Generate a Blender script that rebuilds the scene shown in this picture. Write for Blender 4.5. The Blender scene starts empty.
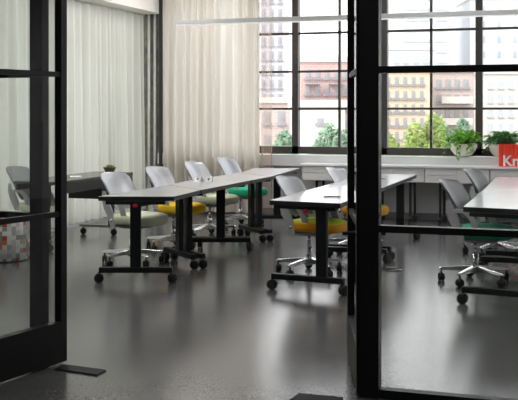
import bpy, bmesh, math, random
from mathutils import Vector, Matrix
random.seed(7)
C = bpy.context.scene
COL = C.collection
PI = math.pi
TH = 0.3259                      # yaw between the camera axis and the room axis
CS, SN = math.cos(TH), math.sin(TH)
def R(deg): return math.radians(deg)

# ------------------------------------------------------------------ materials
def mat(name, col, rough=.5, metal=0.0, spec=.5, noise=0.0, nscale=20, bump=0.0, emit=None, estr=0, trans=0.0, coat=0):
    m = bpy.data.materials.new(name); m.use_nodes = True
    nt = m.node_tree; p = nt.nodes['Principled BSDF']
    p.inputs['Base Color'].default_value = (*col, 1)
    p.inputs['Roughness'].default_value = rough
    p.inputs['Metallic'].default_value = metal
    p.inputs['Specular IOR Level'].default_value = spec
    p.inputs['Coat Weight'].default_value = coat
    if emit:
        p.inputs['Emission Color'].default_value = (*emit, 1); p.inputs['Emission Strength'].default_value = estr
    tc = nt.nodes.new('ShaderNodeTexCoord')
    if noise:
        n = nt.nodes.new('ShaderNodeTexNoise'); n.inputs['Scale'].default_value = nscale; n.inputs['Detail'].default_value = 4
        nt.links.new(tc.outputs['Object'], n.inputs['Vector'])
        r = nt.nodes.new('ShaderNodeValToRGB')
        r.color_ramp.elements[0].position = .3; r.color_ramp.elements[1].position = .7
        r.color_ramp.elements[0].color = (*[c*(1-noise) for c in col], 1)
        r.color_ramp.elements[1].color = (*[min(1, c*(1+noise)) for c in col], 1)
        nt.links.new(n.outputs['Fac'], r.inputs['Fac']); nt.links.new(r.outputs['Color'], p.inputs['Base Color'])
    if bump:
        n2 = nt.nodes.new('ShaderNodeTexNoise'); n2.inputs['Scale'].default_value = nscale*3
        nt.links.new(tc.outputs['Object'], n2.inputs['Vector'])
        b = nt.nodes.new('ShaderNodeBump'); b.inputs['Strength'].default_value = bump; b.inputs['Distance'].default_value = .01
        nt.links.new(n2.outputs['Fac'], b.inputs['Height']); nt.links.new(b.outputs['Normal'], p.inputs['Normal'])
    return m

def glass_mat(name, tint=(1, 1, 1), refl=1.0):
    m = bpy.data.materials.new(name); m.use_nodes = True; nt = m.node_tree
    for n in list(nt.nodes):
        if n.type != 'OUTPUT_MATERIAL': nt.nodes.remove(n)
    out = nt.nodes['Material Output']
    t = nt.nodes.new('ShaderNodeBsdfTransparent'); t.inputs[0].default_value = (*tint, 1)
    g = nt.nodes.new('ShaderNodeBsdfGlossy'); g.inputs['Roughness'].default_value = .01
    f = nt.nodes.new('ShaderNodeFresnel')
    ge = nt.nodes.new('ShaderNodeNewGeometry'); mr = nt.nodes.new('ShaderNodeMapRange')
    mr.inputs['To Min'].default_value = 1.45; mr.inputs['To Max'].default_value = 1/1.45
    nt.links.new(ge.outputs['Backfacing'], mr.inputs['Value']); nt.links.new(mr.outputs[0], f.inputs['IOR'])
    mx = nt.nodes.new('ShaderNodeMixShader')
    mul = nt.nodes.new('ShaderNodeMath'); mul.operation = 'MULTIPLY'; mul.inputs[1].default_value = refl
    nt.links.new(f.outputs[0], mul.inputs[0]); nt.links.new(mul.outputs[0], mx.inputs[0])
    nt.links.new(t.outputs[0], mx.inputs[1]); nt.links.new(g.outputs[0], mx.inputs[2]); nt.links.new(mx.outputs[0], out.inputs[0])
    return m

def leafy(m, amt):
    nt = m.node_tree; p = nt.nodes['Principled BSDF']; out = nt.nodes['Material Output']
    l = nt.nodes.new('ShaderNodeBsdfTranslucent'); mx = nt.nodes.new('ShaderNodeMixShader'); mx.inputs[0].default_value = amt
    src = p.inputs['Base Color'].links[0].from_socket
    nt.links.new(src, l.inputs[0]); nt.links.new(p.outputs[0], mx.inputs[1]); nt.links.new(l.outputs[0], mx.inputs[2]); nt.links.new(mx.outputs[0], out.inputs[0])

def curtain_mat(name, col, tr, see):
    m = bpy.data.materials.new(name); m.use_nodes = True; nt = m.node_tree
    for n in list(nt.nodes):
        if n.type != 'OUTPUT_MATERIAL': nt.nodes.remove(n)
    out = nt.nodes['Material Output']
    tc = nt.nodes.new('ShaderNodeTexCoord')
    mp = nt.nodes.new('ShaderNodeMapping'); mp.inputs['Scale'].default_value = (9, 9, .15)
    nz = nt.nodes.new('ShaderNodeTexNoise'); nz.inputs['Scale'].default_value = 1.0
    nt.links.new(tc.outputs['Object'], mp.inputs[0]); nt.links.new(mp.outputs[0], nz.inputs['Vector'])
    rp = nt.nodes.new('ShaderNodeValToRGB')
    rp.color_ramp.elements[0].position = .35; rp.color_ramp.elements[1].position = .65
    rp.color_ramp.elements[0].color = (col[0]*.88, col[1]*.86, col[2]*.82, 1); rp.color_ramp.elements[1].color = (*col, 1)
    nt.links.new(nz.outputs['Fac'], rp.inputs[0])
    d = nt.nodes.new('ShaderNodeBsdfDiffuse'); l = nt.nodes.new('ShaderNodeBsdfTranslucent'); t = nt.nodes.new('ShaderNodeBsdfTransparent')
    nt.links.new(rp.outputs[0], d.inputs[0]); nt.links.new(rp.outputs[0], l.inputs[0])
    a = nt.nodes.new('ShaderNodeMixShader'); a.inputs[0].default_value = tr
    b = nt.nodes.new('ShaderNodeMixShader'); b.inputs[0].default_value = see
    nt.links.new(d.outputs[0], a.inputs[1]); nt.links.new(l.outputs[0], a.inputs[2])
    nt.links.new(a.outputs[0], b.inputs[1]); nt.links.new(t.outputs[0], b.inputs[2]); nt.links.new(b.outputs[0], out.inputs[0])
    return m

def floor_mat():
    m = mat('polished_concrete', (.15, .145, .14), .28, spec=.6)
    nt = m.node_tree; p = nt.nodes['Principled BSDF']
    tc = [n for n in nt.nodes if n.type == 'TEX_COORD'][0]
    def nz(scale, detail, stretch=(1, 1, 1), dist=0):
        mp = nt.nodes.new('ShaderNodeMapping'); mp.inputs['Scale'].default_value = stretch
        n = nt.nodes.new('ShaderNodeTexNoise'); n.inputs['Scale'].default_value = scale; n.inputs['Detail'].default_value = detail
        n.inputs['Distortion'].default_value = dist
        nt.links.new(tc.outputs['Object'], mp.inputs[0]); nt.links.new(mp.outputs[0], n.inputs['Vector']); return n
    a = nz(.55, 4, (1, 1, 1), .4); b = nz(60, 2); c = nz(1.6, 4, (1, 1, 1), .6)
    r = nt.nodes.new('ShaderNodeValToRGB')
    r.color_ramp.elements[0].position = .32; r.color_ramp.elements[1].position = .7
    r.color_ramp.elements[0].color = (.058, .057, .057, 1); r.color_ramp.elements[1].color = (.135, .133, .132, 1)
    add = nt.nodes.new('ShaderNodeMath'); add.operation = 'MULTIPLY_ADD'; add.inputs[1].default_value = .22
    nt.links.new(c.outputs['Fac'], add.inputs[0])
    ad2 = nt.nodes.new('ShaderNodeMath'); ad2.operation = 'MULTIPLY_ADD'; ad2.inputs[1].default_value = .34
    nt.links.new(b.outputs['Fac'], ad2.inputs[0])
    m1 = nt.nodes.new('ShaderNodeMath'); m1.operation = 'MULTIPLY'; m1.inputs[1].default_value = .5
    nt.links.new(a.outputs['Fac'], m1.inputs[0]); nt.links.new(m1.outputs[0], ad2.inputs[2])
    nt.links.new(ad2.outputs[0], add.inputs[2]); nt.links.new(add.outputs[0], r.inputs[0])
    nt.links.new(r.outputs[0], p.inputs['Base Color'])
    rr = nt.nodes.new('ShaderNodeMapRange'); rr.inputs['To Min'].default_value = .17; rr.inputs['To Max'].default_value = .24
    nt.links.new(c.outputs['Fac'], rr.inputs['Value']); nt.links.new(rr.outputs[0], p.inputs['Roughness'])
    return m

def checks_mat():
    m = mat('checked_fabric', (.5, .5, .5), .9); nt = m.node_tree; p = nt.nodes['Principled BSDF']
    tc = [n for n in nt.nodes if n.type == 'TEX_COORD'][0]
    # cells wrap round the drum: angle and height
    sp = nt.nodes.new('ShaderNodeSeparateXYZ'); nt.links.new(tc.outputs['Object'], sp.inputs[0])
    at = nt.nodes.new('ShaderNodeMath'); at.operation = 'ARCTAN2'
    nt.links.new(sp.outputs['Y'], at.inputs[0]); nt.links.new(sp.outputs['X'], at.inputs[1])
    def cell(src, k):
        a = nt.nodes.new('ShaderNodeMath'); a.operation = 'MULTIPLY'; a.inputs[1].default_value = k
        b = nt.nodes.new('ShaderNodeMath'); b.operation = 'FLOOR'
        nt.links.new(src, a.inputs[0]); nt.links.new(a.outputs[0], b.inputs[0]); return b.outputs[0]
    cb = nt.nodes.new('ShaderNodeCombineXYZ')
    nt.links.new(cell(at.outputs[0], 36/(2*PI)), cb.inputs[0]); nt.links.new(cell(sp.outputs['Z'], 23), cb.inputs[1])
    wn = nt.nodes.new('ShaderNodeTexWhiteNoise'); wn.noise_dimensions = '2D'; nt.links.new(cb.outputs[0], wn.inputs['Vector'])
    r = nt.nodes.new('ShaderNodeValToRGB'); r.color_ramp.interpolation = 'CONSTANT'
    cols = [(0, (.36, .36, .35)), (.22, (.62, .61, .58)), (.42, (.24, .25, .25)), (.6, (.48, .48, .46)), (.76, (.7, .7, .68)), (.86, (.62, .16, .05)), (.94, (.40, .06, .04))]
    e = r.color_ramp.elements
    e[0].color = (*cols[0][1], 1); e[1].position = cols[1][0]; e[1].color = (*cols[1][1], 1)
    for q, c in cols[2:]:
        x = e.new(q); x.color = (*c, 1)
    nt.links.new(wn.outputs['Value'], r.inputs[0]); nt.links.new(r.outputs[0], p.inputs['Base Color'])
    return m

def brick_mat(name, c1, c2, mortar, s=1.0):
    m = mat(name, c1, .85); nt = m.node_tree; p = nt.nodes['Principled BSDF']
    tc = [n for n in nt.nodes if n.type == 'TEX_COORD'][0]
    br = nt.nodes.new('ShaderNodeTexBrick'); br.inputs['Color1'].default_value = (*c1, 1); br.inputs['Color2'].default_value = (*c2, 1)
    br.inputs['Mortar'].default_value = (*mortar, 1); br.inputs['Scale'].default_value = s
    sp = nt.nodes.new('ShaderNodeSeparateXYZ'); ad = nt.nodes.new('ShaderNodeMath'); cb = nt.nodes.new('ShaderNodeCombineXYZ')
    nt.links.new(tc.outputs['Object'], sp.inputs[0]); nt.links.new(sp.outputs[0], ad.inputs[0]); nt.links.new(sp.outputs[1], ad.inputs[1])
    nt.links.new(ad.outputs[0], cb.inputs[0]); nt.links.new(sp.outputs[2], cb.inputs[1]); nt.links.new(cb.outputs[0], br.inputs['Vector'])
    nt.links.new(br.outputs[0], p.inputs['Base Color']); return m

M = {}
M['floor'] = floor_mat()
M['frame'] = mat('black_steel', (.008, .008, .0085), .45, spec=.25, noise=.1)
M['sash'] = mat('dark_bronze_sash', (.045, .038, .034), .5, noise=.15)
M['wall'] = mat('painted_wall', (.58, .58, .585), .7, noise=.03, nscale=3)
M['ceil'] = mat('ceiling_paint', (.78, .77, .75), .8, noise=.02, nscale=2)
M['fascia'] = mat('bulkhead_paint', (.92, .89, .85), .8, noise=.02, nscale=2)
M['ledge'] = mat('ledge_paint', (.64, .64, .65), .5, noise=.03, nscale=4)
M['concrete'] = mat('raw_concrete', (.17, .16, .14), .9, noise=.35, nscale=9, bump=.4)
M['pipe'] = mat('galvanised_pipe', (.85, .85, .83), .5, 0, noise=.1)
M['darkpipe'] = mat('dark_post', (.03, .03, .03), .5, noise=.1)
M['glass'] = glass_mat('clear_glass', (.97, .98, .975))
M['pane'] = glass_mat('window_glass', (.99, .99, .99), .6)
M['curt1'] = curtain_mat('sheer_curtain_cool', (.72, .735, .69), .55, .02)
M['curt2'] = curtain_mat('sheer_curtain_warm', (.86, .82, .76), .58, .02)
M['curt3'] = curtain_mat('sheer_curtain_edge', (.72, .55, .45), .5, .62)
M['top'] = mat('white_laminate', (.50, .50, .515), .17, spec=.8, noise=.02, nscale=6)
M['edge'] = mat('black_edge', (.012, .013, .014), .5, noise=.1)
M['legs'] = mat('black_powdercoat', (.006, .008, .009), .5, spec=.3, noise=.15)
M['rubber'] = mat('black_rubber', (.008, .008, .008), .55, noise=.1)
M['red'] = mat('red_plastic', (.6, .01, .02), .4, noise=.05)
M['chrome'] = mat('polished_aluminium', (.72, .73, .74), .16, 1.0, noise=.04)
M['shell'] = mat('silver_grey_back', (.43, .44, .465), .33, .5, spec=.6, noise=.04, nscale=40)
M['shelld'] = mat('dark_grey_back', (.17, .175, .185), .36, .3, spec=.5, noise=.04, nscale=40)
M['strap'] = mat('pale_grey_plastic', (.45, .45, .46), .4, noise=.03)
M['pan'] = mat('grey_underpan', (.22, .22, .23), .5, noise=.05)
for k, c in dict(cream=(.78, .82, .60), yellow=(.95, .58, .004), green=(.01, .50, .25), lime=(.66, .78, .02), orange=(.90, .40, .004), sage=(.60, .64, .46), dkgreen=(.01, .36, .20)).items():
    M[k] = mat(k+'_upholstery', c, .8, noise=.06, nscale=120, bump=.15)
M['desk'] = mat('dark_laminate', (.085, .08, .07), .25, spec=.6, noise=.08)
M['deskface'] = mat('charcoal_panel', (.020, .020, .021), .35, noise=.1)
M['deskbox'] = mat('black_box', (.006, .006, .006), .5, noise=.1)
M['grey'] = mat('grey_steel', (.2, .2, .21), .35, .6, noise=.06)
M['cred'] = mat('credenza_front', (.70, .675, .68), .5, noise=.02)
M['credtop'] = mat('worktop', (.85, .85, .86), .3, noise=.02)
M['bowl'] = mat('stone_bowl', (.88, .84, .76), .6, noise=.06, nscale=60)
M['soil'] = mat('soil', (.05, .035, .025), .95, noise=.4, nscale=80, bump=.5)
M['leaf'] = mat('pothos_leaf', (.22, .50, .05), .4, noise=.45, nscale=12)
M['leafd'] = mat('dark_pothos_leaf', (.09, .28, .06), .35, noise=.5, nscale=12)
M['vine'] = mat('green_stem', (.10, .22, .04), .5, noise=.2)
M['pot'] = mat('brown_pot', (.13, .085, .06), .6, noise=.15)
M['succ'] = mat('lime_succulent', (.30, .42, .04), .5, noise=.3, nscale=60)
M['sign'] = mat('red_sign', (.85, .05, .025), .45, noise=.05)
M['white'] = mat('white_paint', (.85, .85, .85), .4, noise=.02)
M['paper'] = mat('white_card', (.85, .85, .84), .7, noise=.02)
M['ink'] = mat('grey_ink', (.12, .12, .13), .7, noise=.05)
M['lamp'] = mat('pendant_housing', (.62, .62, .62), .5, noise=.03)
M['lampdif'] = mat('pendant_diffuser', (.8, .8, .8), .4, emit=(1, .98, .95), estr=.45)
M['panel'] = mat('fill_panel_glow', (.9, .9, .9), .5, emit=(1, .985, .97), estr=21)  # glow of the panels added overhead as fill light
M['checks'] = checks_mat()
M['tread'] = mat('floor_plate', (.012, .012, .012), .6, 0, spec=.15, noise=.1)
M['asphalt'] = mat('pale_asphalt', (.25, .25, .25), .9, noise=.1, nscale=.5)
M['brick'] = brick_mat('red_brick', (.42, .27, .25), (.47, .31, .29), (.50, .42, .40), 1.5)
M['tan'] = brick_mat('tan_brick', (.60, .46, .32), (.64, .50, .37), (.66, .57, .46), 1.5)
M['brown'] = brick_mat('brown_brick', (.42, .34, .32), (.46, .38, .35), (.52, .46, .43), 1.5)
M['tower'] = brick_mat('grey_tower_brick', (.42, .41, .44), (.46, .45, .48), (.52, .51, .53), .8)
M['render'] = mat('white_render', (.62, .59, .54), .9, noise=.05, nscale=.6)
M['stone'] = mat('pale_stone', (.60, .56, .51), .9, noise=.05, nscale=.6)
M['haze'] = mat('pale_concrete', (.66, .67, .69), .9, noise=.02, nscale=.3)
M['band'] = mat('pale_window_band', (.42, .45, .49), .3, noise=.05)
M['win'] = mat('window_glazing', (.27, .27, .29), .4, noise=.2, nscale=2)
M['iron'] = mat('balcony_iron', (.22, .22, .25), .6, noise=.1)
M['tree'] = mat('tree_leaf', (.36, .45, .14), .7, noise=.35, nscale=.8)
M['tree2'] = mat('blue_green_leaf', (.26, .38, .26), .7, noise=.35, nscale=.8)
for k in ('leaf', 'leafd', 'succ', 'tree', 'tree2'): leafy(M[k], .4)
M['bark'] = mat('bark', (.18, .14, .10), .9, noise=.3)

# ------------------------------------------------------------------ helpers
def tag(o, label=None, cat=None, group=None, kind=None):
    if label: o['label'] = label
    if cat: o['category'] = cat
    if group: o['group'] = group
    if kind: o['kind'] = kind
    return o
def empty(name, loc=(0, 0, 0), rz=0):
    o = bpy.data.objects.new(name, None); COL.objects.link(o); o.location = loc; o.rotation_euler = (0, 0, rz); o.empty_display_size = .1
    return o
def build(name, bm, m, parent=None, smooth=False, bevel=0, subd=0):
    bmesh.ops.recalc_face_normals(bm, faces=bm.faces)
    me = bpy.data.meshes.new(name); bm.to_mesh(me); bm.free()
    ms = m if isinstance(m, (list, tuple)) else [m]
    for x in ms: me.materials.append(x)
    o = bpy.data.objects.new(name, me); COL.objects.link(o)
    if parent: o.parent = parent
    if smooth: me.shade_smooth()
    if bevel:
        b = o.modifiers.new('bevel', 'BEVEL'); b.width = bevel; b.segments = 2; b.limit_method = 'ANGLE'
    if subd:
        s = o.modifiers.new('subd', 'SUBSURF'); s.levels = subd; s.render_levels = subd
    return o
def nb(): return bmesh.new()
def box(bm, x0, x1, y0, y1, z0, z1, mi=0, mx=None):
    v = [bm.verts.new((x, y, z)) for x in (x0, x1) for y in (y0, y1) for z in (z0, z1)]
    if mx is not None:
        for q in v: q.co = mx @ q.co
    fs = [(0, 1, 3, 2), (4, 6, 7, 5), (0, 4, 5, 1), (2, 3, 7, 6), (0, 2, 6, 4), (1, 5, 7, 3)]
    out = []
    for f in fs:
        x = bm.faces.new([v[i] for i in f]); x.material_index = mi; out.append(x)
    return out
def prism(bm, pts, z0, z1, mi=0, top_mi=None):
    a = [bm.verts.new((*p, z0)) for p in pts]; b = [bm.verts.new((*p, z1)) for p in pts]; n = len(pts)
    f = bm.faces.new(a[::-1]); f.material_index = mi
    f = bm.faces.new(b); f.material_index = mi if top_mi is None else top_mi
    for i in range(n):
        f = bm.faces.new([a[i], a[(i+1) % n], b[(i+1) % n], b[i]]); f.material_index = mi
def tube(bm, pts, rads, n=10, cap=True):
    pts = [Vector(p) for p in pts]
    if not isinstance(rads, (list, tuple)): rads = [rads]*len(pts)
    rings = []
    for i, p in enumerate(pts):
        d = (pts[min(i+1, len(pts)-1)] - pts[max(i-1, 0)]).normalized()
        up = Vector((0, 0, 1)) if abs(d.z) < .9 else Vector((1, 0, 0))
        a = d.cross(up).normalized(); b = a.cross(d)
        rings.append([bm.verts.new(p + (a*math.cos(2*PI*k/n) + b*math.sin(2*PI*k/n))*rads[i]) for k in range(n)])
    for r0, r1 in zip(rings, rings[1:]):
        for k in range(n): bm.faces.new([r0[k], r0[(k+1) % n], r1[(k+1) % n], r1[k]])
    if cap: bm.faces.new(rings[0]); bm.faces.new(rings[-1][::-1])
def lathe(bm, prof, n=24, c=(0, 0, 0), cap=True):
    rings = [[bm.verts.new((c[0]+r*math.cos(2*PI*k/n), c[1]+r*math.sin(2*PI*k/n), c[2]+z)) for k in range(n)] for r, z in prof]
    for r0, r1 in zip(rings, rings[1:]):
        for k in range(n): bm.faces.new([r0[k], r0[(k+1) % n], r1[(k+1) % n], r1[k]])
    if cap: bm.faces.new(rings[0][::-1]); bm.faces.new(rings[-1])
def strip(bm, path, w, t, y0):
    """ribbon in the XZ plane: path [(x,z)], widths w, thickness t along y from y0"""
    n = len(path); L = []; Rr = []
    for i, (x, z) in enumerate(path):
        a = Vector(path[max(i-1, 0)]); b = Vector(path[min(i+1, n-1)]); d = (b-a).normalized(); nn = Vector((-d.y, d.x))
        ww = w[i]/2 if isinstance(w, (list, tuple)) else w/2
        L.append((x+nn.x*ww, z+nn.y*ww)); Rr.append((x-nn.x*ww, z-nn.y*ww))
    vs = [[bm.verts.new((p[0], y, p[1])) for p in side] for y in (y0, y0+t) for side in (L, Rr)]
    l0, r0, l1, r1 = vs
    for i in range(n-1):
        bm.faces.new([l0[i], l0[i+1], r0[i+1], r0[i]]); bm.faces.new([l1[i], r1[i], r1[i+1], l1[i+1]])
        bm.faces.new([l0[i], l1[i], l1[i+1], l0[i+1]]); bm.faces.new([r0[i], r0[i+1], r1[i+1], r1[i]])
    for i in (0, n-1): bm.faces.new([l0[i], r0[i], r1[i], l1[i]])
def dup(o, loc=None, rz=None, parent=None):
    c = o.copy(); COL.objects.link(c)
    if parent: c.parent = parent
    if loc is not None: c.location = loc
    if rz is not None: c.rotation_euler = (0, 0, rz)
    for ch in [x for x in o.children]: dup(ch, parent=c)
    return c
def struct(name, bm, m, parent=None, **k):
    o = build(name, bm, m, parent, **k)
    if not parent: o['kind'] = 'structure'
    return o
def w2r(X, Y): return (X*CS - Y*SN, X*SN + Y*CS)      # camera-aligned plan -> room plan

# ------------------------------------------------------------------ shell
WB = 13.44        # window wall
CL = 3.45         # ceiling
b = nb(); box(b, -8, 6, -3.5, WB+.2, -.12, 0); struct('floor', b, M['floor'])
b = nb(); box(b, -8, 6, -3.5, WB+.4, CL, CL+.15); struct('ceiling', b, M['ceil'])
b = nb()                                   # window wall: below, above, and corner piers
box(b, -6.6, 6, WB, WB+.3, 0, .84); box(b, -6.6, 6, WB, WB+.3, 3.16, CL); box(b, 4.9, 6, WB, WB+.3, .84, 3.16)
struct('wall_back', b, M['wall'])
b = nb(); box(b, -8, 6, -3.6, -3.5, 0, CL); struct('wall_front', b, M['wall'])
b = nb(); box(b, 6, 6.15, -3.5, WB+.3, 0, CL); struct('wall_right', b, M['wall'])
b = nb(); box(b, -8.15, -8, -3.5, 5.05, 0, CL); box(b, -8.15, -6.6, 4.95, 5.05, 0, CL)
box(b, -6.8, -6.6, 5.05, WB+.3, 0, .12); box(b, -6.8, -6.6, 5.05, WB+.3, 3.1, CL)
for y in (5.05, 7.8, 10.5): box(b, -6.8, -6.6, y, y+.3, .12, 3.1)
struct('wall_left', b, M['wall'])
b = nb(); box(b, -6.98, -6.01, 13.36, WB+.35, 0, CL); struct('wall_corner', b, M['concrete'])
b = nb(); box(b, -6.6, -6.0, 5.1, 13.36, 2.875, 2.93); box(b, -6.03, -6.0, 5.1, 13.36, 2.93, CL); struct('trim_1', b, M['fascia'])
b = nb(); box(b, -6.42, -6.28, 5.1, 13.34, 2.85, 2.875); struct('trim_2', b, M['lamp'])
b = nb(); box(b, -6.0, 6, 13.18, WB, .70, .855); struct('trim_3', b, M['ledge'], bevel=.006)
b = nb(); box(b, -6.0, 6, WB-.012, WB, 0, .09); struct('baseboard_back', b, M['grey'])

def window_unit(name, a0, a1, z0, z1, vert_thin, hz, y):
    """steel sash window in the back wall: frame with muntins, panes"""
    b = nb(); t = .045; d0, d1 = y+.06, y+.14
    box(b, a0, a0+t, d0-.03, d1, z0, z1); box(b, a1-t, a1, d0-.03, d1, z0, z1)
    box(b, a0, a1, d0-.03, d1, z0, z0+.10); box(b, a0, a1, d0-.03, d1, z1-.07, z1)
    for v in vert_thin: box(b, v-.016, v+.016, d0, d1-.02, z0, z1)
    for h in hz: box(b, a0, a1, d0, d1-.02, h-.015, h+.015)
    o = struct(name, b, M['sash'])
    g = nb(); box(g, a0+t, a1-t, d0+.03, d0+.036, z0+.1, z1-.07)
    build('window_glass', g, M['pane'], o); return o
edges = [-5.96, -5.28, -4.02, -2.755, -1.48, -.21, 1.06, 2.33, 3.60, 4.87]
for i in range(len(edges)-1):
    a0, a1 = edges[i], edges[i+1]
    window_unit('window_%d' % (i+1), a0, a1, .86, 3.16, [(a0+a1)/2], [1.49, 2.013, 2.55], WB)
# left wall glazing behind the sheer curtains
for i, (y0, y1) in enumerate(((5.35, 7.8), (8.1, 10.5), (10.8, 13.12))):
    b = nb()
    for y in (y0, (2*y0+y1)/3, (y0+2*y1)/3, y1-.06): box(b, -6.74, -6.68, y, y+.06, .12, 3.1)
    for z in (.12, .9, 1.7, 2.4, 3.03): box(b, -6.735, -6.685, y0, y1, z, z+.06)
    o = struct('window_%d' % (20+i), b, M['sash'])
    g = nb(); box(g, -6.715, -6.71, y0+.06, y1-.06, .18, 3.03); build('window_glass', g, M['pane'], o)

# conduits on the corner pier
for i, (a, r) in enumerate(((-6.205, .019), (-6.11, .019))):
    b = nb(); tube(b, [(a, 13.335, 0), (a, 13.335, 2.87)], r, 10)
    tag(build('conduit_pipe', b, M['pipe'], smooth=True), ['pale vertical conduit pipe on the concrete corner, nearer the left white curtain', 'pale vertical conduit pipe on the concrete corner, nearer the black post'][i], 'pipe', 'conduits on the concrete corner')
b = nb(); box(b, -5.975, -5.92, 13.17, 13.21, 0, CL); tag(build('support_post', b, M['darkpipe'], bevel=.01), 'slim black vertical post in the room corner beside the warm curtain', 'post')

# ------------------------------------------------------------------ curtains
def curtain(along, p0, p1, q, z0, z1, per, amp, m, label, seed):
    rnd = random.Random(seed); b = nb(); n = int((p1-p0)/per*12); prev = None; nz = 8; ph = 0; cols = []
    loc = (q, (p0+p1)/2, 0) if along == 'y' else ((p0+p1)/2, q, 0)
    for i in range(n+1):
        t = p0+(p1-p0)*i/n; ph += 2*PI/12*(1+.25*math.sin(i*.061+seed)+rnd.uniform(-.12, .12)); col = []
        for k in range(nz+1):
            f = k/nz; am = amp*(.55+.45*(1-f))
            off = am*math.sin(ph+.25*math.sin(f*3+i*.02)) + .012*math.sin(ph*.37+f*2)
            sh = .018*(1-f)*math.sin(ph*.5)
            z = z0+(z1-z0)*f
            col.append(b.verts.new((off, t+sh-loc[1], z) if along == 'y' else (t+sh-loc[0], off, z)))
        cols.append(col)
    for c0, c1 in zip(cols, cols[1:]):
        for k in range(nz): b.faces.new([c0[k], c1[k], c1[k+1], c0[k+1]])
    o = build('curtain', b, m, smooth=True); o.location = loc
    return tag(o, label, 'curtain', None)
curtain('y', 5.4, 13.33, -6.30, .035, 2.853, .165, .072, M['curt1'], 'long white sheer curtain hanging under the bulkhead along the left side of the room', 3)
curtain('x', -5.87, -4.41, 13.05, .05, 3.42, .13, .06, M['curt2'], 'tall warm white sheer curtain between the corner post and the window', 5)
b = nb(); cols = []
for i in range(40):
    t = i/39; x = -4.39+.16*t; off = .022*math.sin(t*16)
    cols.append([b.verts.new((x, 13.09+off, z)) for z in (.05, 1.2, 2.3, 3.42)])
for c0, c1 in zip(cols, cols[1:]):
    for k in range(3): b.faces.new([c0[k], c1[k], c1[k+1], c0[k+1]])
tag(build('curtain', b, M['curt3'], smooth=True), 'narrow brownish see-through curtain edge beside the window', 'curtain')
b = nb(); box(b, -6.0, 4.8, 13.02, 13.08, 3.425, CL); struct('trim_4', b, M['lamp'])

# ------------------------------------------------------------------ steel glazed partition and its doors
PB = 5.0
def rails(b, a0, a1, y0, y1, zs):
    for z0, z1 in zs: box(b, a0, a1, y0, y1, z0, z1)
def part_panel(name, a0, a1, posts):
    b = nb(); rails(b, a0, a1, PB-.03, PB+.03, [(0, .045), (.838, .872), (1.642, 1.676), (2.46, 2.52)])
    for p0, p1 in posts: box(b, p0, p1, PB-.035, PB+.035, 0, 2.52)
    o = struct(name, b, M['frame'])
    g = nb(); box(g, a0, a1, PB-.004, PB+.004, .045, 2.46); build('partition_glass', g, M['glass'], o)
    return o
def sx(x, b):     # room a coordinate for photo column x at room depth b (used once, for measuring post edges)
    a = (x-259)/1000; Y = b/(a*SN+CS); return Y*(a*CS-SN)
jl0, jl1 = sx(33, PB), sx(45.5, PB)
jr0, jr1 = sx(360.5, PB), sx(380, PB)
part_panel('wall_partition_left', -8.0, jl1, [(jl0, jl1), (-5.2, -5.14)])
part_panel('wall_partition_right', jr0, 3.0, [(jr0, jr1), (1.2, 1.26), (2.94, 3.0)])
b = nb(); box(b, -8, 6, PB-.06, PB+.06, 2.52, CL); box(b, 3, 6, PB-.06, PB+.06, 0, 2.52); struct('wall_partition_head', b, M['wall'])
def leaf(name, loc, ang, length, handle=False):
    o = empty(name, loc, ang); o['kind'] = 'structure'
    b = nb(); t = .024
    box(b, 0, .05, -t, t, .012, 2.42); box(b, length-.05, length, -t, t, .012, 2.42)
    rails(b, .05, length-.05, -t, t, [(.012, .245)]); rails(b, .05, length-.05, -t*.7, t*.7, [(.845, .875), (1.645, 1.675)]); rails(b, .05, length-.05, -t, t, [(2.34, 2.42)])
    build('door_frame', b, M['frame'], o)
    g = nb(); box(g, .05, length-.05, -.004, .004, .245, 2.34); build('door_glass', g, M['glass'], o)
    if handle:
        h = nb(); tube(h, [(length-.05, .055, .727), (length-.05, -.20, .727)], .013, 10)
        build('door_handle', h, M['frame'], o, smooth=True)
        h = nb(); tube(h, [(length-.05, -.175, .727), (length-.05, -.185, .75), (length-.05, -.215, .738)], [.010, .017, .010], 12); k = build('door_knob', h, M['chrome'], o, smooth=True); k['label'] = 'chrome end knob'
    return o
# left leaf swings towards the camera from its pivot, right leaf stands open into the room
pa = w2r(-1.128, 5.775); pb = w2r(-1.398, 5.29)
ang = math.atan2(pb[1]-pa[1], pb[0]-pa[0])
leaf('door_1', (pa[0], pa[1], 0), ang, .90)
ra = w2r(.520, 5.09); rb_ = w2r(.549, 5.93)
ang = math.atan2(rb_[1]-ra[1], rb_[0]-ra[0])
leaf('door_2', (ra[0], ra[1], 0), ang, .88, True)
def floor_plate(pts, label):
    b = nb(); prism(b, [w2r(*p) for p in pts], 0.0, .008)
    tag(build('floor_plate', b, M['tread']), label, 'plate', None)
floor_plate([((55-259)/(370-112)*1.445, 1445/(370-112)), ((97-259)/(376-112)*1.445, 1445/(376-112)), ((106-259)/(371-112)*1.445, 1445/(371-112)), ((64-259)/(365.5-112)*1.445, 1445/(365.5-112))], 'black metal floor plate at the foot of the open left glass door')
floor_plate([((290-259)/(401-112)*1.445, 1445/(401-112)), ((338-259)/(405-112)*1.445, 1445/(405-112)), ((343-259)/(398.5-112)*1.445, 1445/(398.5-112)), ((299-259)/(394.5-112)*1.445, 1445/(394.5-112))], 'black metal floor plate in the doorway at the bottom of the picture')

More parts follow.
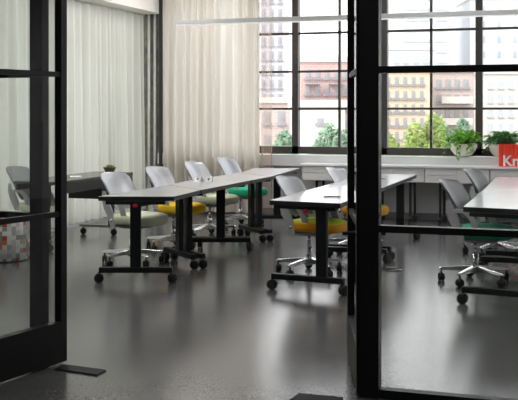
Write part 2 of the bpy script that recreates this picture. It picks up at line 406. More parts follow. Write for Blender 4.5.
# ------------------------------------------------------------------ casters shared by tables
def caster_mesh(r=.042, w=.05, top=None):
    b = nb(); n = 20
    for s in (-1, 1):
        pr = [(r*.35, 0), (r*.92, .0), (r, .004), (r, w*.36), (r*.86, w*.44), (r*.2, w*.46)]
        rings = [[b.verts.new((rr*math.cos(2*PI*k/n), s*(.003+yy), r+rr*math.sin(2*PI*k/n))) for k in range(n)] for rr, yy in pr]
        for r0, r1 in zip(rings, rings[1:]):
            for k in range(n): b.faces.new([r0[k], r0[(k+1) % n], r1[(k+1) % n], r1[k]])
        b.faces.new(rings[0]); b.faces.new(rings[-1])
    box(b, -.008, .012, -.006, .006, r*.8, r*2.0); tube(b, [(0, 0, r*1.2), (0, 0, top or r*2.25)], .009, 8)
    return b

# ------------------------------------------------------------------ tables
def table_end(root, cx, cy, ang, half, px=0.0):
    """post + foot beam + two casters; ang = direction of the foot"""
    d = Vector((math.cos(ang), math.sin(ang)))
    T = Matrix.Translation((cx, cy, 0)) @ Matrix.Rotation(ang, 4, 'Z')
    f = nb(); box(f, -half, half, -.028, .028, .088, .135, mx=T); foot = build('foot', f, M['legs'], root, bevel=.006)
    p = nb(); box(p, -.045+px, .045+px, -.024, .024, .135, .69, mx=T); post = build('leg', p, M['legs'], root, bevel=.004)
    q = nb(); box(q, -.25, .25, -.03, .03, .665, .693, mx=T); build('support_arm', q, M['legs'], root)
    for s in (-1, 1):
        c = build('caster', caster_mesh(), M['rubber'], foot, smooth=True)
        c.location = (cx+d.x*s*(half+.0), cy+d.y*s*(half+.0), 0); c.rotation_euler = (0, 0, ang+.5*s+.6)
    return post
def table_common(root, kx, ky, ax, ay, bx, by, black=False):
    bm = nb(); v = Vector((bx-ax, by-ay)); an = math.atan2(v.y, v.x)
    T = Matrix.Translation(((ax+bx)/2, (ay+by)/2, 0)) @ Matrix.Rotation(an, 4, 'Z')
    L = v.length/2
    box(bm, -L, L, -.03, .03, .64, .675, mx=T); build('underframe_beam', bm, M['legs'], root)
    k = nb(); tube(k, [(kx, ky+.03, .655), (kx, ky-.015, .655)], .017, 12); kn = build('release_knob', k, M['red'], root, smooth=True); kn['label'] = 'round red release knob'
def make_top(root, pts):
    b = nb(); prism(b, pts, .693, .731, 0, 1)
    return build('tabletop', b, [M['edge'], M['top']], root, bevel=.002)

# rows of tables: every seam between two tables runs from a left to a right plan point
def table_row(seams, labels, cat, group, name, px, kn, half, ins):
    for i in range(len(labels)):
        (l0, r0), (l1, r1) = seams[i], seams[i+1]
        l0, r0, l1, r1 = map(Vector, (l0, r0, l1, r1))
        c = (l0+r0+l1+r1)/4
        root = empty(name, (c.x, c.y, 0)); tag(root, labels[i], cat, group)
        g = Vector((0, .010))
        make_top(root, [tuple(p) for p in (l0-c+g, r0-c+g, r1-c-g, l1-c-g)])
        P = []
        for (l, rr_, sg, inset) in ((l0, r0, 1, ins[0] if i == 0 else ins[1]), (l1, r1, -1, ins[1])):
            d = (rr_-l).normalized(); n = Vector((-d.y, d.x))*sg
            m = (l+rr_)/2+n*inset-c; P.append((m, math.atan2(d.y, d.x)))
        for m, an in P: table_end(root, m.x, m.y, an, half, px)
        m, an = P[0]
        dk = Vector((math.cos(an), math.sin(an))); k = m+dk*kn-Vector((-dk.y, dk.x))*.04
        e0 = P[0][0]+Vector((math.cos(P[0][1]), math.sin(P[0][1])))*px; e1 = P[1][0]+Vector((math.cos(P[1][1]), math.sin(P[1][1])))*px
        table_common(root, k.x, k.y, e0.x, e0.y, e1.x, e1.y)
wl = ['nearest wedge-shaped white table of the left row, with a cream seat tucked under',
      'second wedge-shaped white table from the front of the left row, carrying white folded cards',
      'third wedge-shaped white table from the front of the left row',
      'farthest wedge-shaped white table of the left row, closest to the window wall']
table_row([((-3.995, 7.565), (-3.385, 7.765)), ((-3.98, 8.99), (-3.44, 8.52)), ((-4.03, 9.69), (-3.43, 9.89)), ((-3.97, 11.08), (-3.42, 10.50)), ((-4.15, 12.06), (-3.58, 12.25))],
          wl, 'table', 'wedge tables of the left row', 'wedge_table', .0, .0, .31, (.005, .045))
table_row([((-2.51, 7.68), (-1.90, 7.60)), ((-2.51, 9.55), (-1.92, 9.55)), ((-2.54, 11.40), (-1.95, 11.40))],
          ['white rectangular table at the front of the middle row, lime and orange chair tucked in', 'white rectangular table at the back of the middle row, partly behind the black door post'],
          'table', 'tables of the middle row', 'rectangular_table', .125, .0, .312, (.07, .10))
table_row([((-.955, 7.62), (-.35, 7.52)), ((-.99, 9.47), (-.39, 9.47)), ((-1.05, 11.30), (-.45, 11.30))],
          ['white rectangular table at the front of the right row, cut by the picture edge', 'white rectangular table at the back of the right row, in front of the red sign'],
          'table', 'tables of the right row', 'rectangular_table', .16, .18, .31, (.0, .22))
# ------------------------------------------------------------------ chairs
def squircle(a, bb, n=28, p=3.2):
    out = []
    for k in range(n):
        t = 2*PI*k/n; c, s = math.cos(t), math.sin(t)
        out.append((a*math.copysign(abs(c)**(2/p), c), bb*math.copysign(abs(s)**(2/p), s)))
    return out
def make_chair(seat_m, shell_m, label, cat_group):
    root = empty('task_chair'); tag(root, label, 'chair', cat_group)
    # seat cushion, thick, rounded, slightly waterfall front
    b = nb(); rings = []
    for sc, z in ((.86, .392), (.97, .402), (1.0, .422), (1.0, .458), (.975, .472), (.90, .480), (.6, .483), (.25, .482)):
        rings.append([b.verts.new((.09+x*sc, y*sc, z - .012*max(0, (x*sc)/.24)**2 + .006*(abs(y*sc)/.23)**2)) for x, y in squircle(.245, .235)])
    nn = 28
    for i, (r0, r1) in enumerate(zip(rings, rings[1:])):
        for k in range(nn):
            f = b.faces.new([r0[k], r0[(k+1) % nn], r1[(k+1) % nn], r1[k]])
            if i >= 4: f.material_index = 1
    b.faces.new(rings[0][::-1]); f = b.faces.new(rings[-1]); f.material_index = 1
    sm = seat_m if isinstance(seat_m, tuple) else (seat_m, seat_m)
    build('seat', b, [M[sm[0]], M[sm[1]]], root, smooth=True)
    # under pan and tilt mechanism
    b = nb(); rings = []
    for sc, z in ((.35, .345), (.6, .352), (.84, .378), (.88, .393)):
        rings.append([b.verts.new((.05+x*sc, y*sc, z)) for x, y in squircle(.22, .215)])
    for r0, r1 in zip(rings, rings[1:]):
        for k in range(nn): b.faces.new([r0[k], r0[(k+1) % nn], r1[(k+1) % nn], r1[k]])
    b.faces.new(rings[0][::-1]); b.faces.new(rings[-1])
    build('seat_pan', b, M['pan'], root, smooth=True)
    # backrest: curved shell leaning back, wider at the top, rounded upper corners
    b = nb(); nu, nv = 14, 10; F = []; Bk = []
    for j in range(nv+1):
        v = j/nv; z = .52+.345*v; x0 = -.105 - .125*v - .075*v*v
        hw = .180+.022*min(1, v*1.6)
        if v > .88: hw -= .028*((v-.88)/.12)**2
        if v < .12: hw -= .03*(1-v/.12)
        rf = []; rb = []
        for i in range(nu+1):
            u = -1+2*i/nu; y = hw*u
            x = x0 + .075*u*u*(.75+.25*v); zz = z - .018*u*u*(v**3)
            rf.append(b.verts.new((x+.009, y, zz))); rb.append(b.verts.new((x-.007, y, zz)))
        F.append(rf); Bk.append(rb)
    for j in range(nv):
        for i in range(nu):
            b.faces.new([F[j][i], F[j][i+1], F[j+1][i+1], F[j+1][i]]); b.faces.new([Bk[j][i], Bk[j+1][i], Bk[j+1][i+1], Bk[j][i+1]])
        b.faces.new([F[j][0], F[j+1][0], Bk[j+1][0], Bk[j][0]]); b.faces.new([F[j][nu], Bk[j][nu], Bk[j+1][nu], F[j+1][nu]])
    for i in range(nu):
        b.faces.new([F[0][i], Bk[0][i], Bk[0][i+1], F[0][i+1]]); b.faces.new([F[nv][i], F[nv][i+1], Bk[nv][i+1], Bk[nv][i]])
    build('backrest', b, M[shell_m], root, smooth=True)
    for s in (-1, 1):
        y = .21 if s > 0 else -.228
        b = nb()
        strip(b, [(-.155, .70), (-.15, .63), (-.115, .555), (-.08, .49), (-.055, .42), (-.045, .355)], [.03, .06, .085, .075, .065, .05], .018, y)
        strip(b, [(-.135, .585), (-.085, .622), (-.02, .62), (.03, .585), (.065, .53), (.085, .465)], [.05, .035, .035, .045, .055, .06], .018, y)
        fr = build('side_frame', b, M['strap'], root, bevel=.003)
        k = nb(); tube(k, [(-.058, y-.006 if s < 0 else y+.024, .43), (-.058, y+.006, .43)], .013, 12); build('pivot_knob', k, M['chrome'], fr, smooth=True)
    b = nb(); tube(b, [(0, 0, .10), (0, 0, .24)], .026, 14); tube(b, [(0, 0, .24), (0, 0, .36)], .015, 12); lathe(b, [(.034, .075), (.04, .09), (.036, .125), (.026, .14)], 16)
    build('gas_lift', b, M['chrome'], root, smooth=True)
    b = nb()
    for k in range(5):
        a = 2*PI*k/5+.832; T = Matrix.Rotation(a, 4, 'Z')
        n0 = len(b.verts)
        prof = [(.02, .028, .145, .088), (.12, .023, .136, .098), (.29, .018, .118, .094), (.312, .014, .112, .096)]
        rg = [[b.verts.new(T @ Vector((r, sy*w*(1 if z == zb else .7), z))) for sy, z in ((-1, zb), (1, zb), (1, zt), (-1, zt))] for r, w, zt, zb in prof]
        for r0, r1 in zip(rg, rg[1:]):
            for q in range(4): b.faces.new([r0[q], r0[(q+1) % 4], r1[(q+1) % 4], r1[q]])
        b.faces.new(rg[0]); b.faces.new(rg[-1][::-1])
    sb = build('star_base', b, M['chrome'], root, bevel=.003)
    cm = None
    for k in range(5):
        a = 2*PI*k/5+.832
        if cm is None: c = build('caster', caster_mesh(.034, .046, .104), M['rubber'], sb, smooth=True); cm = c
        else: c = cm.copy(); COL.objects.link(c)
        c.location = (.29*math.cos(a), .29*math.sin(a), 0); c.rotation_euler = (0, 0, a+1.1+.5*k)
    return root
FA = R(-13)
def put(ch, a, b_, ang=FA): ch.location = (a, b_, 0); ch.rotation_euler = (0, 0, ang)
G1, G2, G3 = 'chairs along the left row', 'chairs along the middle row', 'chairs along the right row'
put(make_chair('cream', 'shell', 'grey-backed task chair with cream seat under the nearest table of the left row', G1), -4.19, 8.62)
put(make_chair('yellow', 'shell', 'task chair with grey back and bright yellow seat, second in the left row', G1), -4.24, 9.72)
put(make_chair('sage', 'shell', 'task chair with grey back and pale sage seat, third in the left row', G1), -4.27, 10.84)
put(make_chair('green', 'shell', 'grey-backed task chair with green seat, farthest chair of the left row', G1), -4.30, 11.98)
put(make_chair(('orange', 'lime'), 'shell', 'grey-backed task chair with lime-topped orange seat at front of the middle row', G2), -2.44, 8.62)
put(make_chair(('orange', 'yellow'), 'shell', 'grey-backed task chair with yellow-orange seat half hidden by the black door post', G2), -2.38, 10.15)
put(make_chair('dkgreen', 'shelld', 'dark grey task chair with green seat at the front of the right row', G3), -.975, 8.62)
put(make_chair('dkgreen', 'shelld', 'dark grey task chair with green seat at the back of the right row', G3), -.98, 10.31)
put(make_chair('cream', 'shelld', 'grey task chair with cream seat at the dark desk, behind the left glass door', 'chair at the dark desk'), -5.66, 9.30, R(-4))

# ------------------------------------------------------------------ dark desk on the left
root = empty('desk', (-5.44, 9.83, 0)); tag(root, 'long dark laminate desk with black drawer box in front of the white curtain', 'desk')
b = nb(); box(b, -.25, .25, -.88, .88, .705, .735); build('desktop', b, M['desk'], root, bevel=.003)
b = nb(); box(b, .215, .24, -.86, .86, .60, .705); build('front_panel', b, M['deskface'], root, bevel=.003)
b = nb(); box(b, -.24, -.215, -.86, .86, .64, .705); build('rear_panel', b, M['deskface'], root)
b = nb(); box(b, -.2, .22, .15, .80, .475, .60); build('drawer_box', b, M['deskbox'], root, bevel=.004)
b = nb(); box(b, -.2, .245, .80, .88, .56, .705); build('end_panel', b, M['deskface'], root)
for y in (-.72, .72):
    b = nb(); box(b, .02, .075, y-.03, y+.03, .11, .705); build('leg', b, M['deskbox'], root, bevel=.004)
    b = nb(); box(b, -.36, .12, y-.028, y+.028, .09, .12); f = build('foot', b, M['grey'], root, bevel=.004)
    for s in (-1, 1):
        c = build('caster', caster_mesh(.038, .046), M['rubber'], f, smooth=True); c.location = (-.12+s*.2, y, 0); c.rotation_euler = (0, 0, .5)
# small plant on it
root = empty('potted_succulent', (-5.42, 10.56, .735)); tag(root, 'small lime succulent in a brown bowl on the far end of the dark desk', 'plant')
b = nb(); lathe(b, [(.045, 0), (.05, .008), (.068, .045), (.078, .062), (.068, .062), (.06, .05)], 20); build('pot', b, M['pot'], root, smooth=True)
b = nb(); rnd = random.Random(2)
for k in range(34):
    a = rnd.uniform(0, 2*PI); r = rnd.uniform(0, .05); h = rnd.uniform(.02, .05)
    p = Vector((r*math.cos(a), r*math.sin(a), .05)); q = p+Vector((math.cos(a)*.022, math.sin(a)*.022, h)); s = Vector((-math.sin(a), math.cos(a), 0))*.011
    mid = (p+q)/2
    v = [b.verts.new(x) for x in (p, mid+s, q, mid-s, mid+Vector((0, 0, -.008)))]
    b.faces.new([v[0], v[1], v[4]]); b.faces.new([v[1], v[2], v[4]]); b.faces.new([v[2], v[3], v[4]]); b.faces.new([v[3], v[0], v[4]]); b.faces.new([v[0], v[3], v[2], v[1]])
build('foliage', b, M['succ'], root)
b = nb(); box(b, -.06, .06, -.09, .09, 0, .006); o = build('notepad', b, M['paper']); o.location = (-5.40, 9.72, .7355); o.rotation_euler = (0, 0, .5); tag(o, 'thin white notepad lying on the dark desk', 'notepad')
b = nb(); box(b, -.035, .035, -.07, .07, 0, .009); o = build('smartphone', b, M['deskbox'], bevel=.004); o.location = (-5.38, 9.42, .7355); o.rotation_euler = (0, 0, .6); tag(o, 'black smartphone lying on the dark desk beside the notepad', 'phone')
# tent cards on the second wedge table
def tent(loc, rz, label):
    root = empty('tent_card', loc, rz); tag(root, label, 'card', 'tent cards on the left row')
    b = nb(); v = [b.verts.new(p) for p in ((-.035, -.04, 0), (.035, -.04, 0), (.035, 0, .058), (-.035, 0, .058), (.035, .04, 0), (-.035, .04, 0), (-.035, -.038, 0), (.035, -.038, 0), (.035, 0, .055), (-.035, 0, .055), (.035, .038, 0), (-.035, .038, 0))]
    b.faces.new(v[0:4]); b.faces.new([v[3], v[2], v[4], v[5]]); b.faces.new([v[6], v[9], v[8], v[7]]); b.faces.new([v[9], v[11], v[10], v[8]])
    build('card', b, M['paper'], root)
    b = nb(); T = Matrix.Translation((0, -.0215, .029)) @ Matrix.Rotation(-math.atan2(.04, .058), 4, 'X')
    box(b, -.009, .009, -.0014, .0006, -.012, .012, mx=T); build('printed_square', b, M['ink'], root)
tent((-3.86, 9.50, .732), R(-10), 'left one of two small white folded cards on the left row of tables')
tent((-3.75, 9.50, .732), R(12), 'right one of two small white folded cards on the left row of tables')
for (a, bb, rz, lab) in ((-2.10, 8.12, .3, 'thin silver pen lying on the front table of the middle row'), (-2.2, 10.45, .2, 'thin silver pen lying on the back table of the middle row')):
    b = nb(); tube(b, [(-.07, 0, .006), (.05, 0, .006), (.068, 0, .006), (.075, 0, .006)], [.006, .006, .004, .001], 8); o = build('pen', b, M['grey'], smooth=True)
    o.location = (a, bb, .732); o.rotation_euler = (0, 0, rz); tag(o, lab, 'pen')
# checked ottoman
root = empty('ottoman', (-5.50, 8.47, 0)); tag(root, 'round ottoman covered in grey, white and orange checks behind the left glass door', 'ottoman')
b = nb(); lathe(b, [(.235, .012), (.25, .03), (.253, .2), (.25, .43), (.235, .455), (.18, .468), (.05, .472)], 48); build('upholstery', b, M['checks'], root, smooth=True)
b = nb(); lathe(b, [(.22, 0), (.22, .014)], 32); build('base', b, M['rubber'], root)
# floor outlet
fx = w2r(.132*9.15, 9.15)
root = empty('floor_outlet', (fx[0], fx[1], 0)); tag(root, 'oval silver outlet cover on the concrete floor right of the black door post', 'outlet')
b = nb(); bmv = squircle(.10, .075, 24, 2); prism(b, bmv, 0, .012); build('cover_plate', b, M['chrome'], root, bevel=.004)
b = nb(); prism(b, squircle(.055, .035, 20, 3), .012, .024); build('lid', b, M['grey'], root, bevel=.003)

# ------------------------------------------------------------------ credenza run
us = [-3.76 + .825*i for i in range(7)]
CF = 12.93
for i in range(6):
    a0, a1 = us[i], us[i+1]
    root = empty('credenza_unit', ((a0+a1)/2, CF, 0))
    lab = ['grey-white drawer unit at the left end of the low credenza under the window', 'grey-white drawer unit of the credenza, second from its left end', 'grey-white drawer unit of the credenza just right of the black door post', 'grey-white drawer unit of the credenza below the left plant bowl',
           'grey-white drawer unit of the credenza below the red sign', 'grey-white drawer unit of the credenza at its far right end past the picture edge'][i]
    tag(root, lab, 'drawer unit', 'credenza units under the window'); h = (a1-a0)/2-.004
    b = nb(); box(b, -h, h, .02, .46, .53, .722); build('carcass', b, M['cred'], root)
    for x0, x1 in ((-h+.002, -.003), (.003, h-.002)):
        for z0, z1 in ((.532, .624), (.630, .720)):
            b = nb(); box(b, x0, x1, 0, .02, z0, z1); build('drawer', b, M['cred'], root, bevel=.002)
    for s in (-1, 1):
        b = nb(); x = s*(h-.19)
        box(b, x-.015, x+.015, .04, .07, .08, .53); box(b, x-.015, x+.015, .38, .41, .08, .53); box(b, x-.015, x+.015, .04, .41, .50, .53)
        fr = build('leg_frame', b, M['legs'], root)
        for y in (.055, .395):
            c = build('caster', caster_mesh(.036, .04), M['rubber'], fr, smooth=True); c.location = (x, y, 0); c.rotation_euler = (0, 0, .4)
b = nb(); box(b, -3.78, us[-1]+.02, CF-.02, 13.23, .7225, .752); tag(build('worktop', b, M['credtop'], bevel=.004), 'long continuous white worktop over the drawer units under the window', 'worktop')

# ------------------------------------------------------------------ plants in bowls
def leaf_shape(b, base, d, up, L, W, mi=0):
    d = d.normalized(); s = d.cross(up).normalized(); up = s.cross(d)
    prof = [(0, .0, 0), (.15, .75, .02), (.4, 1, .06), (.7, .65, .03), (1.0, 0, -.12)]
    mid = [b.verts.new(base+d*L*t+up*L*h) for t, w, h in prof]
    for sg in (1, -1):
        ed = [b.verts.new(base+d*L*t+s*sg*W*w/2+up*L*(h+.12*w)) for t, w, h in prof[1:-1]]
        seq = [mid[0]]+ed+[mid[-1]]
        b.faces.new([mid[0], seq[1], mid[1]][::sg]).material_index = mi
        for i in range(1, 3): b.faces.new([mid[i], seq[i], seq[i+1], mid[i+1]][::sg]).material_index = mi
        b.faces.new([mid[3], seq[3], mid[4]][::sg]).material_index = mi
def planter(a, b_, seed, label, m, trails, nl, R0=.185):
    root = empty('planter_bowl', (a, b_, .856)); tag(root, label, 'potted plant', 'plant bowls on the window ledge')
    rnd = random.Random(seed)
    b = nb(); lathe(b, [(.065, 0), (.075, .003), (.115, .03), (.155, .08), (.178, .13), (R0, .168), (R0-.004, .174), (R0-.016, .172), (.165, .145)], 40); build('bowl', b, M['bowl'], root, smooth=True)
    b = nb(); lathe(b, [(.02, .15), (.16, .148)], 28, cap=True); build('soil', b, M['soil'], root)
    b = nb(); v = nb(); 
    for k in range(nl):
        th = rnd.uniform(0, 2*PI); r = rnd.uniform(.02, .22); h = .17+.16*(1-(r/.26)**2)*rnd.uniform(.2, 1)
        base = Vector((r*math.cos(th), r*math.sin(th), h))
        d = Vector((math.cos(th+rnd.uniform(-.8, .8)), math.sin(th+rnd.uniform(-.8, .8)), rnd.uniform(-.5, .8)))
        leaf_shape(b, base, d, Vector((0, 0, 1)), rnd.uniform(.075, .12), rnd.uniform(.06, .085))
        tube(v, [(.3*r*math.cos(th), .3*r*math.sin(th), .148), (.8*r*math.cos(th), .8*r*math.sin(th), .148+(h-.148)*.7), base], .0025, 4)
    for th, r1, drop in trails:
        pts = [Vector((.15*math.cos(th), .15*math.sin(th), .17)), Vector(((R0+.02)*math.cos(th), (R0+.02)*math.sin(th), .185)), Vector(((R0+.035)*math.cos(th), (R0+.035)*math.sin(th), .14)), Vector((r1*math.cos(th), r1*math.sin(th), .17-drop))]
        tube(v, pts, .003, 5)
        for k in range(7):
            t = k/6; i = min(2, int(t*3)); p = pts[i].lerp(pts[i+1], t*3-i)
            leaf_shape(b, p, Vector((math.cos(th+rnd.uniform(-1.4, 1.4)), math.sin(th+rnd.uniform(-1.4, 1.4)), -.7)), Vector((0, 0, 1)), rnd.uniform(.055, .085), .055)
    build('foliage', b, m, root, smooth=False); build('stems', v, M['vine'], root)
def at(x, bb): return sx(x, bb)
planter(at(463, 13.28), 13.31, 4, 'stone-coloured bowl of bright green trailing pothos, left of the two on the ledge', M['leaf'], [(R(-105), .235, .17), (R(205), .26, .17), (R(-60), .235, .10)], 150, .178)
planter(at(502, 13.28), 13.31, 9, 'stone-coloured bowl with darker green pothos on the ledge, partly behind the red sign', M['leafd'], [(R(-150), .24, .08)], 150, .178)
# red fluted sign
s0 = at(498.5, 12.98)
root = empty('red_sign', (s0, 13.02, .752)); tag(root, 'red fluted sign with white lettering standing on the white worktop', 'sign')
b = nb(); n = 14; W = .66; st = W/n
for k in range(n):
    x0 = k*st
    prism(b, [(x0, 0), (x0+st*.12, -.010), (x0+st*.88, -.010), (x0+st, 0), (x0+st, .035), (x0, .035)], 0, .285)
build('fluted_panel', b, M['sign'], root)
cu = bpy.data.curves.new('lettering', 'FONT'); cu.body = 'Knoll'; cu.size = .19; cu.extrude = .004; cu.offset = .0035; cu.space_character = .96
to = bpy.data.objects.new('lettering', cu); COL.objects.link(to); to.location = (.045, -.015, .012); to.rotation_euler = (PI/2, 0, 0)
dg = bpy.context.evaluated_depsgraph_get(); me = bpy.data.meshes.new_from_object(to.evaluated_get(dg)); me.name = 'lettering'
lo = bpy.data.objects.new('lettering_white', me); COL.objects.link(lo); lo.location = to.location; lo.rotation_euler = to.rotation_euler
bpy.data.objects.remove(to); lo.name = 'lettering'; lo.parent = root; me.materials.clear(); me.materials.append(M['white']); lo['label'] = 'white lettering reading Knoll'

# ------------------------------------------------------------------ linear pendants
py = w2r(-.083*11.45, 11.45)
def pendant(a0, a1, label):
    L = a1-a0; root = empty('linear_pendant', (a0+L/2, py[1], 2.455)); tag(root, label, 'pendant lamp', 'linear pendants over the tables')
    b = nb(); box(b, -L/2, L/2, -.03, .03, -.012, .038); build('housing', b, M['lamp'], root, bevel=.003)
    b = nb(); box(b, -L/2+.01, L/2-.01, -.025, .025, -.022, -.012); build('diffuser', b, M['lampdif'], root)
    for s in (-1, 1):
        b = nb(); tube(b, [(s*(L/2-.25), 0, .038), (s*(L/2-.25), 0, CL-2.455)], .0015, 6); build('cable', b, M['grey'], root)
pendant(py[0], -1.93, 'thin white linear pendant lamp hanging high over the left tables')
pendant(-1.925, 1.1, 'thin white linear pendant lamp hanging high over the right tables')
for i, (a, bb) in enumerate(((-3.9, 6.8), (-1.2, 6.8), (2.2, 7.6), (-4.6, 10.2), (-1.4, 9.4), (2.2, 10.2), (-2.5, 1.5), (1, 1.5), (-5.0, 12.2), (-5.0, 8.4), (-3.1, 11.9), (-.9, 11.7), (1.3, 11.9))):  # unseen emissive panels, added to fill the room and brighten the window wall
    root = empty('added_fill_panel', (a, bb, CL)); tag(root, 'unseen square glowing panel added under the ceiling as fill light', 'added fill light', 'added fill panels above the view')
    b = nb(); box(b, -.33, .33, -.33, .33, -.02, -.001); build('frame', b, M['white'], root)
    b = nb(); box(b, -.29, .29, -.29, .29, -.024, -.0205); build('diffuser', b, M['panel'], root)

# ------------------------------------------------------------------ the street outside
GZ = -9.0
b = nb(); box(b, -160, 160, WB+3, 260, GZ-.5, GZ); struct('ground_outside', b, M['asphalt'])
def plan(x, d): return ((x-259)/1000*d, d)
YAW = TH
def building(name, x0, x1, d, ytop, depth, m, label, wins=None, win_m='win', twist=0, parapet=True, bottom=GZ):
    """block whose street face spans photo columns x0..x1 at distance d; real size, thickness and place"""
    p0, p1 = w2r(*plan(x0, d)), w2r(*plan(x1, d)); W = (Vector(p1)-Vector(p0)).length; H = 1.445+(112-ytop)*d/1000-bottom
    an = math.atan2(p1[1]-p0[1], p1[0]-p0[0])+twist
    root = empty(name, (p0[0], p0[1], bottom), an); tag(root, label, 'building')
    b = nb(); box(b, 0, W, 0, depth, 0, H)
    build('wall', b, m, root)
    if parapet:
        b = nb(); box(b, -.15, W+.15, -.15, depth+.1, H, H+.35); build('roof_edge', b, M['stone'], root)
    if wins:
        px, pz, w, h, z0 = wins
        proto = None; nx = int((W-.3)/px); off = (W-(nx-1)*px)/2 if nx > 0 else 0
        fd = 0; rows = []
        z = H-z0
        cnt = 0
        while z-h > max(0, -bottom-7) and cnt < 96:
            for i in range(nx):
                if cnt >= 96: break
                if proto is None:
                    bb = nb(); box(bb, -w/2, w/2, -.06, .02, -h, 0); box(bb, -w/2-.1, w/2+.1, -.14, 0, -h-.15, -h)
                    proto = build('window', bb, M[win_m], root); o = proto
                else: o = proto.copy(); COL.objects.link(o)
                o.location = (off+i*px, 0, z); cnt += 1
            z -= pz
    return root, W, H
building('tower_block', 238, 289, 95, -12, 14, M['tower'], 'tall pale grey tower beyond the window beside the curtain edge', (.78, 1.35, .36, .8, .6))
building('brick_building', 255, 293, 62, 103, 8, M['brown'], 'low tan brick building at the foot of the pale tower', (.9, 1.5, .38, .75, .5))
r_, W_, H_ = building('red_brick_building', 301, 362, 66, 62, 10, M['brick'], 'red brick building with fire escapes seen through the middle window', (.62, 1.05, .30, .58, .45))
for x in (.75, 2.3): 
    for z in (1.45, 2.5):
        b = nb(); box(b, x-.45, x+.45, -.6, 0, H_-z-.05, H_-z)
        for k in range(7): box(b, x-.45+.15*k-.012, x-.45+.15*k+.012, -.6, -.57, H_-z, H_-z+.42)
        box(b, x-.45, x+.45, -.61, -.57, H_-z+.40, H_-z+.44); build('fire_escape', b, M['iron'], r_)
b = nb(); box(b, .4, 2.6, 2, 5, H_, H_+.6); build('roof_house', b, M['brown'], r_)
building('low_white_building', 296, 345, 50, 107, 9, M['render'], 'low white rendered building in front of the red brick one', (1.3, 1.0, .34, .24, .55))
building('orange_brick_building', 378, 432, 60, 72, 9, M['tan'], 'orange-tan brick building with regular windows beyond the right window', (.50, .82, .20, .42, .30))
building('brown_brick_building', 431, 474, 66, 72, 12, M['brown'], 'brown brick building with pale balconies right of the orange one', (.60, 1.0, .28, .5, .5))
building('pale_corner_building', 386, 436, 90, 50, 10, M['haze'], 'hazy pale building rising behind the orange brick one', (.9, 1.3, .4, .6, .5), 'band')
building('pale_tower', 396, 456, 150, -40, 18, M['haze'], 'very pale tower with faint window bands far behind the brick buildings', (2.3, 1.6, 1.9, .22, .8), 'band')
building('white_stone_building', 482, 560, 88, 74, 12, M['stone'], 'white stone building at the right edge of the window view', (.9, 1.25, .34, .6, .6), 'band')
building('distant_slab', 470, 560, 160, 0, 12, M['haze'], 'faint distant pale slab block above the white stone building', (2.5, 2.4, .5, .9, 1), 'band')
r_ = [o for o in bpy.data.objects if o.name == 'brown_brick_building'][0]
for z in (9.6, 11.0):
    b = nb(); box(b, .6, 2.6, -.7, 0, z, z+.12); box(b, .6, 2.6, -.7, -.66, z+.12, z+.45); build('balcony', b, M['stone'], r_)
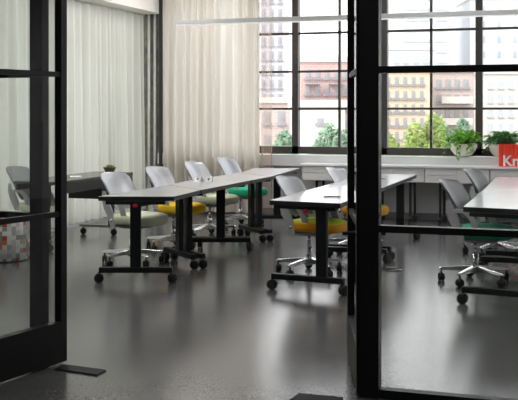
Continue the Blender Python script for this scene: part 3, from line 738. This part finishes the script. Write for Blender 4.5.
def tree(x, d, ytop, rx, rz, m, label, seed, n=6000):
    p = w2r(*plan(x, d)); top = 1.445+(112-ytop)*d/1000; zc = top-rz-GZ
    root = empty('street_tree', (p[0], p[1], GZ)); tag(root, label, 'tree', 'trees along the street outside')
    rnd = random.Random(seed); b = nb()
    blobs = [(Vector((rnd.uniform(-.6, .6)*rx, rnd.uniform(-.6, .6)*rx, rnd.uniform(-.6, .55)*rz)), rnd.uniform(.35, .5)) for _ in range(12)]
    for k in range(n):
        c, s = rnd.choice(blobs); v = Vector((rnd.gauss(0, 1), rnd.gauss(0, 1), rnd.gauss(0, 1))).normalized()*rnd.uniform(.75, 1)
        q = c+Vector((v.x*rx*s, v.y*rx*s, v.z*rz*s))+Vector((0, 0, zc)); L = rnd.uniform(.06, .13)
        u = Vector((rnd.gauss(0, 1), rnd.gauss(0, 1), rnd.gauss(0, 1))).normalized(); w = u.cross(v).normalized()
        vs = [b.verts.new(q+x) for x in (u*L, w*L*.5, -u*L, -w*L*.5)]; b.faces.new(vs)
    build('crown', b, m, root)
    b = nb(); tube(b, [(0, 0, 0), (.05, 0, zc*.5), (.1, .05, zc)], [.18, .13, .06], 8)
    for c, s in blobs[:6]: tube(b, [(.05, 0, zc*.75), c+Vector((0, 0, zc))], [.06, .02], 5)
    build('trunk', b, M['bark'], root)
tree(330, 36, 118, 1.0, 1.7, M['tree2'], 'blue-green street tree in front of the low white building', 11)
tree(392, 37, 117, 1.0, 1.9, M['tree'], 'yellow-green street tree just right of the black door post', 12)
tree(423, 40, 112, 1.05, 1.9, M['tree'], 'yellow-green street tree in the middle of the right window', 13)
tree(452, 46, 116, .9, 1.8, M['tree2'], 'blue-green street tree behind the left plant bowl', 14)
tree(276, 44, 124, 1.0, 1.6, M['tree2'], 'blue-green street tree beside the curtain edge', 15)

# ------------------------------------------------------------------ light, world, camera
w = bpy.data.worlds.new('sky'); C.world = w; w.use_nodes = True; nt = w.node_tree
bg = nt.nodes['Background']
tc = nt.nodes.new('ShaderNodeTexCoord'); sp = nt.nodes.new('ShaderNodeSeparateXYZ'); rp = nt.nodes.new('ShaderNodeValToRGB')
nt.links.new(tc.outputs['Generated'], sp.inputs[0]); nt.links.new(sp.outputs['Z'], rp.inputs[0])
rp.color_ramp.elements[0].color = (1, .99, .975, 1); rp.color_ramp.elements[1].color = (.86, .92, 1, 1)
nt.links.new(rp.outputs[0], bg.inputs[0]); bg.inputs[1].default_value = 3.2
sl = bpy.data.lights.new('sun', 'SUN'); sl.energy = 3.0; sl.angle = R(4); sl.color = (1, .95, .88)
so = bpy.data.objects.new('sun', sl); COL.objects.link(so); so.rotation_euler = (R(50), 0, R(-35))

cd = bpy.data.cameras.new('camera'); co = bpy.data.objects.new('camera', cd); COL.objects.link(co)
co.location = (0, 0, 1.445); co.rotation_euler = (PI/2, 0, TH)
cd.sensor_width = 36; cd.lens = 1000/518*36; cd.shift_y = -88/518; cd.clip_end = 600; cd.clip_start = .05
C.camera = co
C.view_settings.view_transform = 'Standard'; C.view_settings.look = 'None'; C.view_settings.gamma = 1; C.view_settings.exposure = 0
C.view_settings.use_curve_mapping = False
C.cycles.max_bounces = 10; C.cycles.transparent_max_bounces = 16; C.cycles.sample_clamp_indirect = 6; C.cycles.use_denoising = True
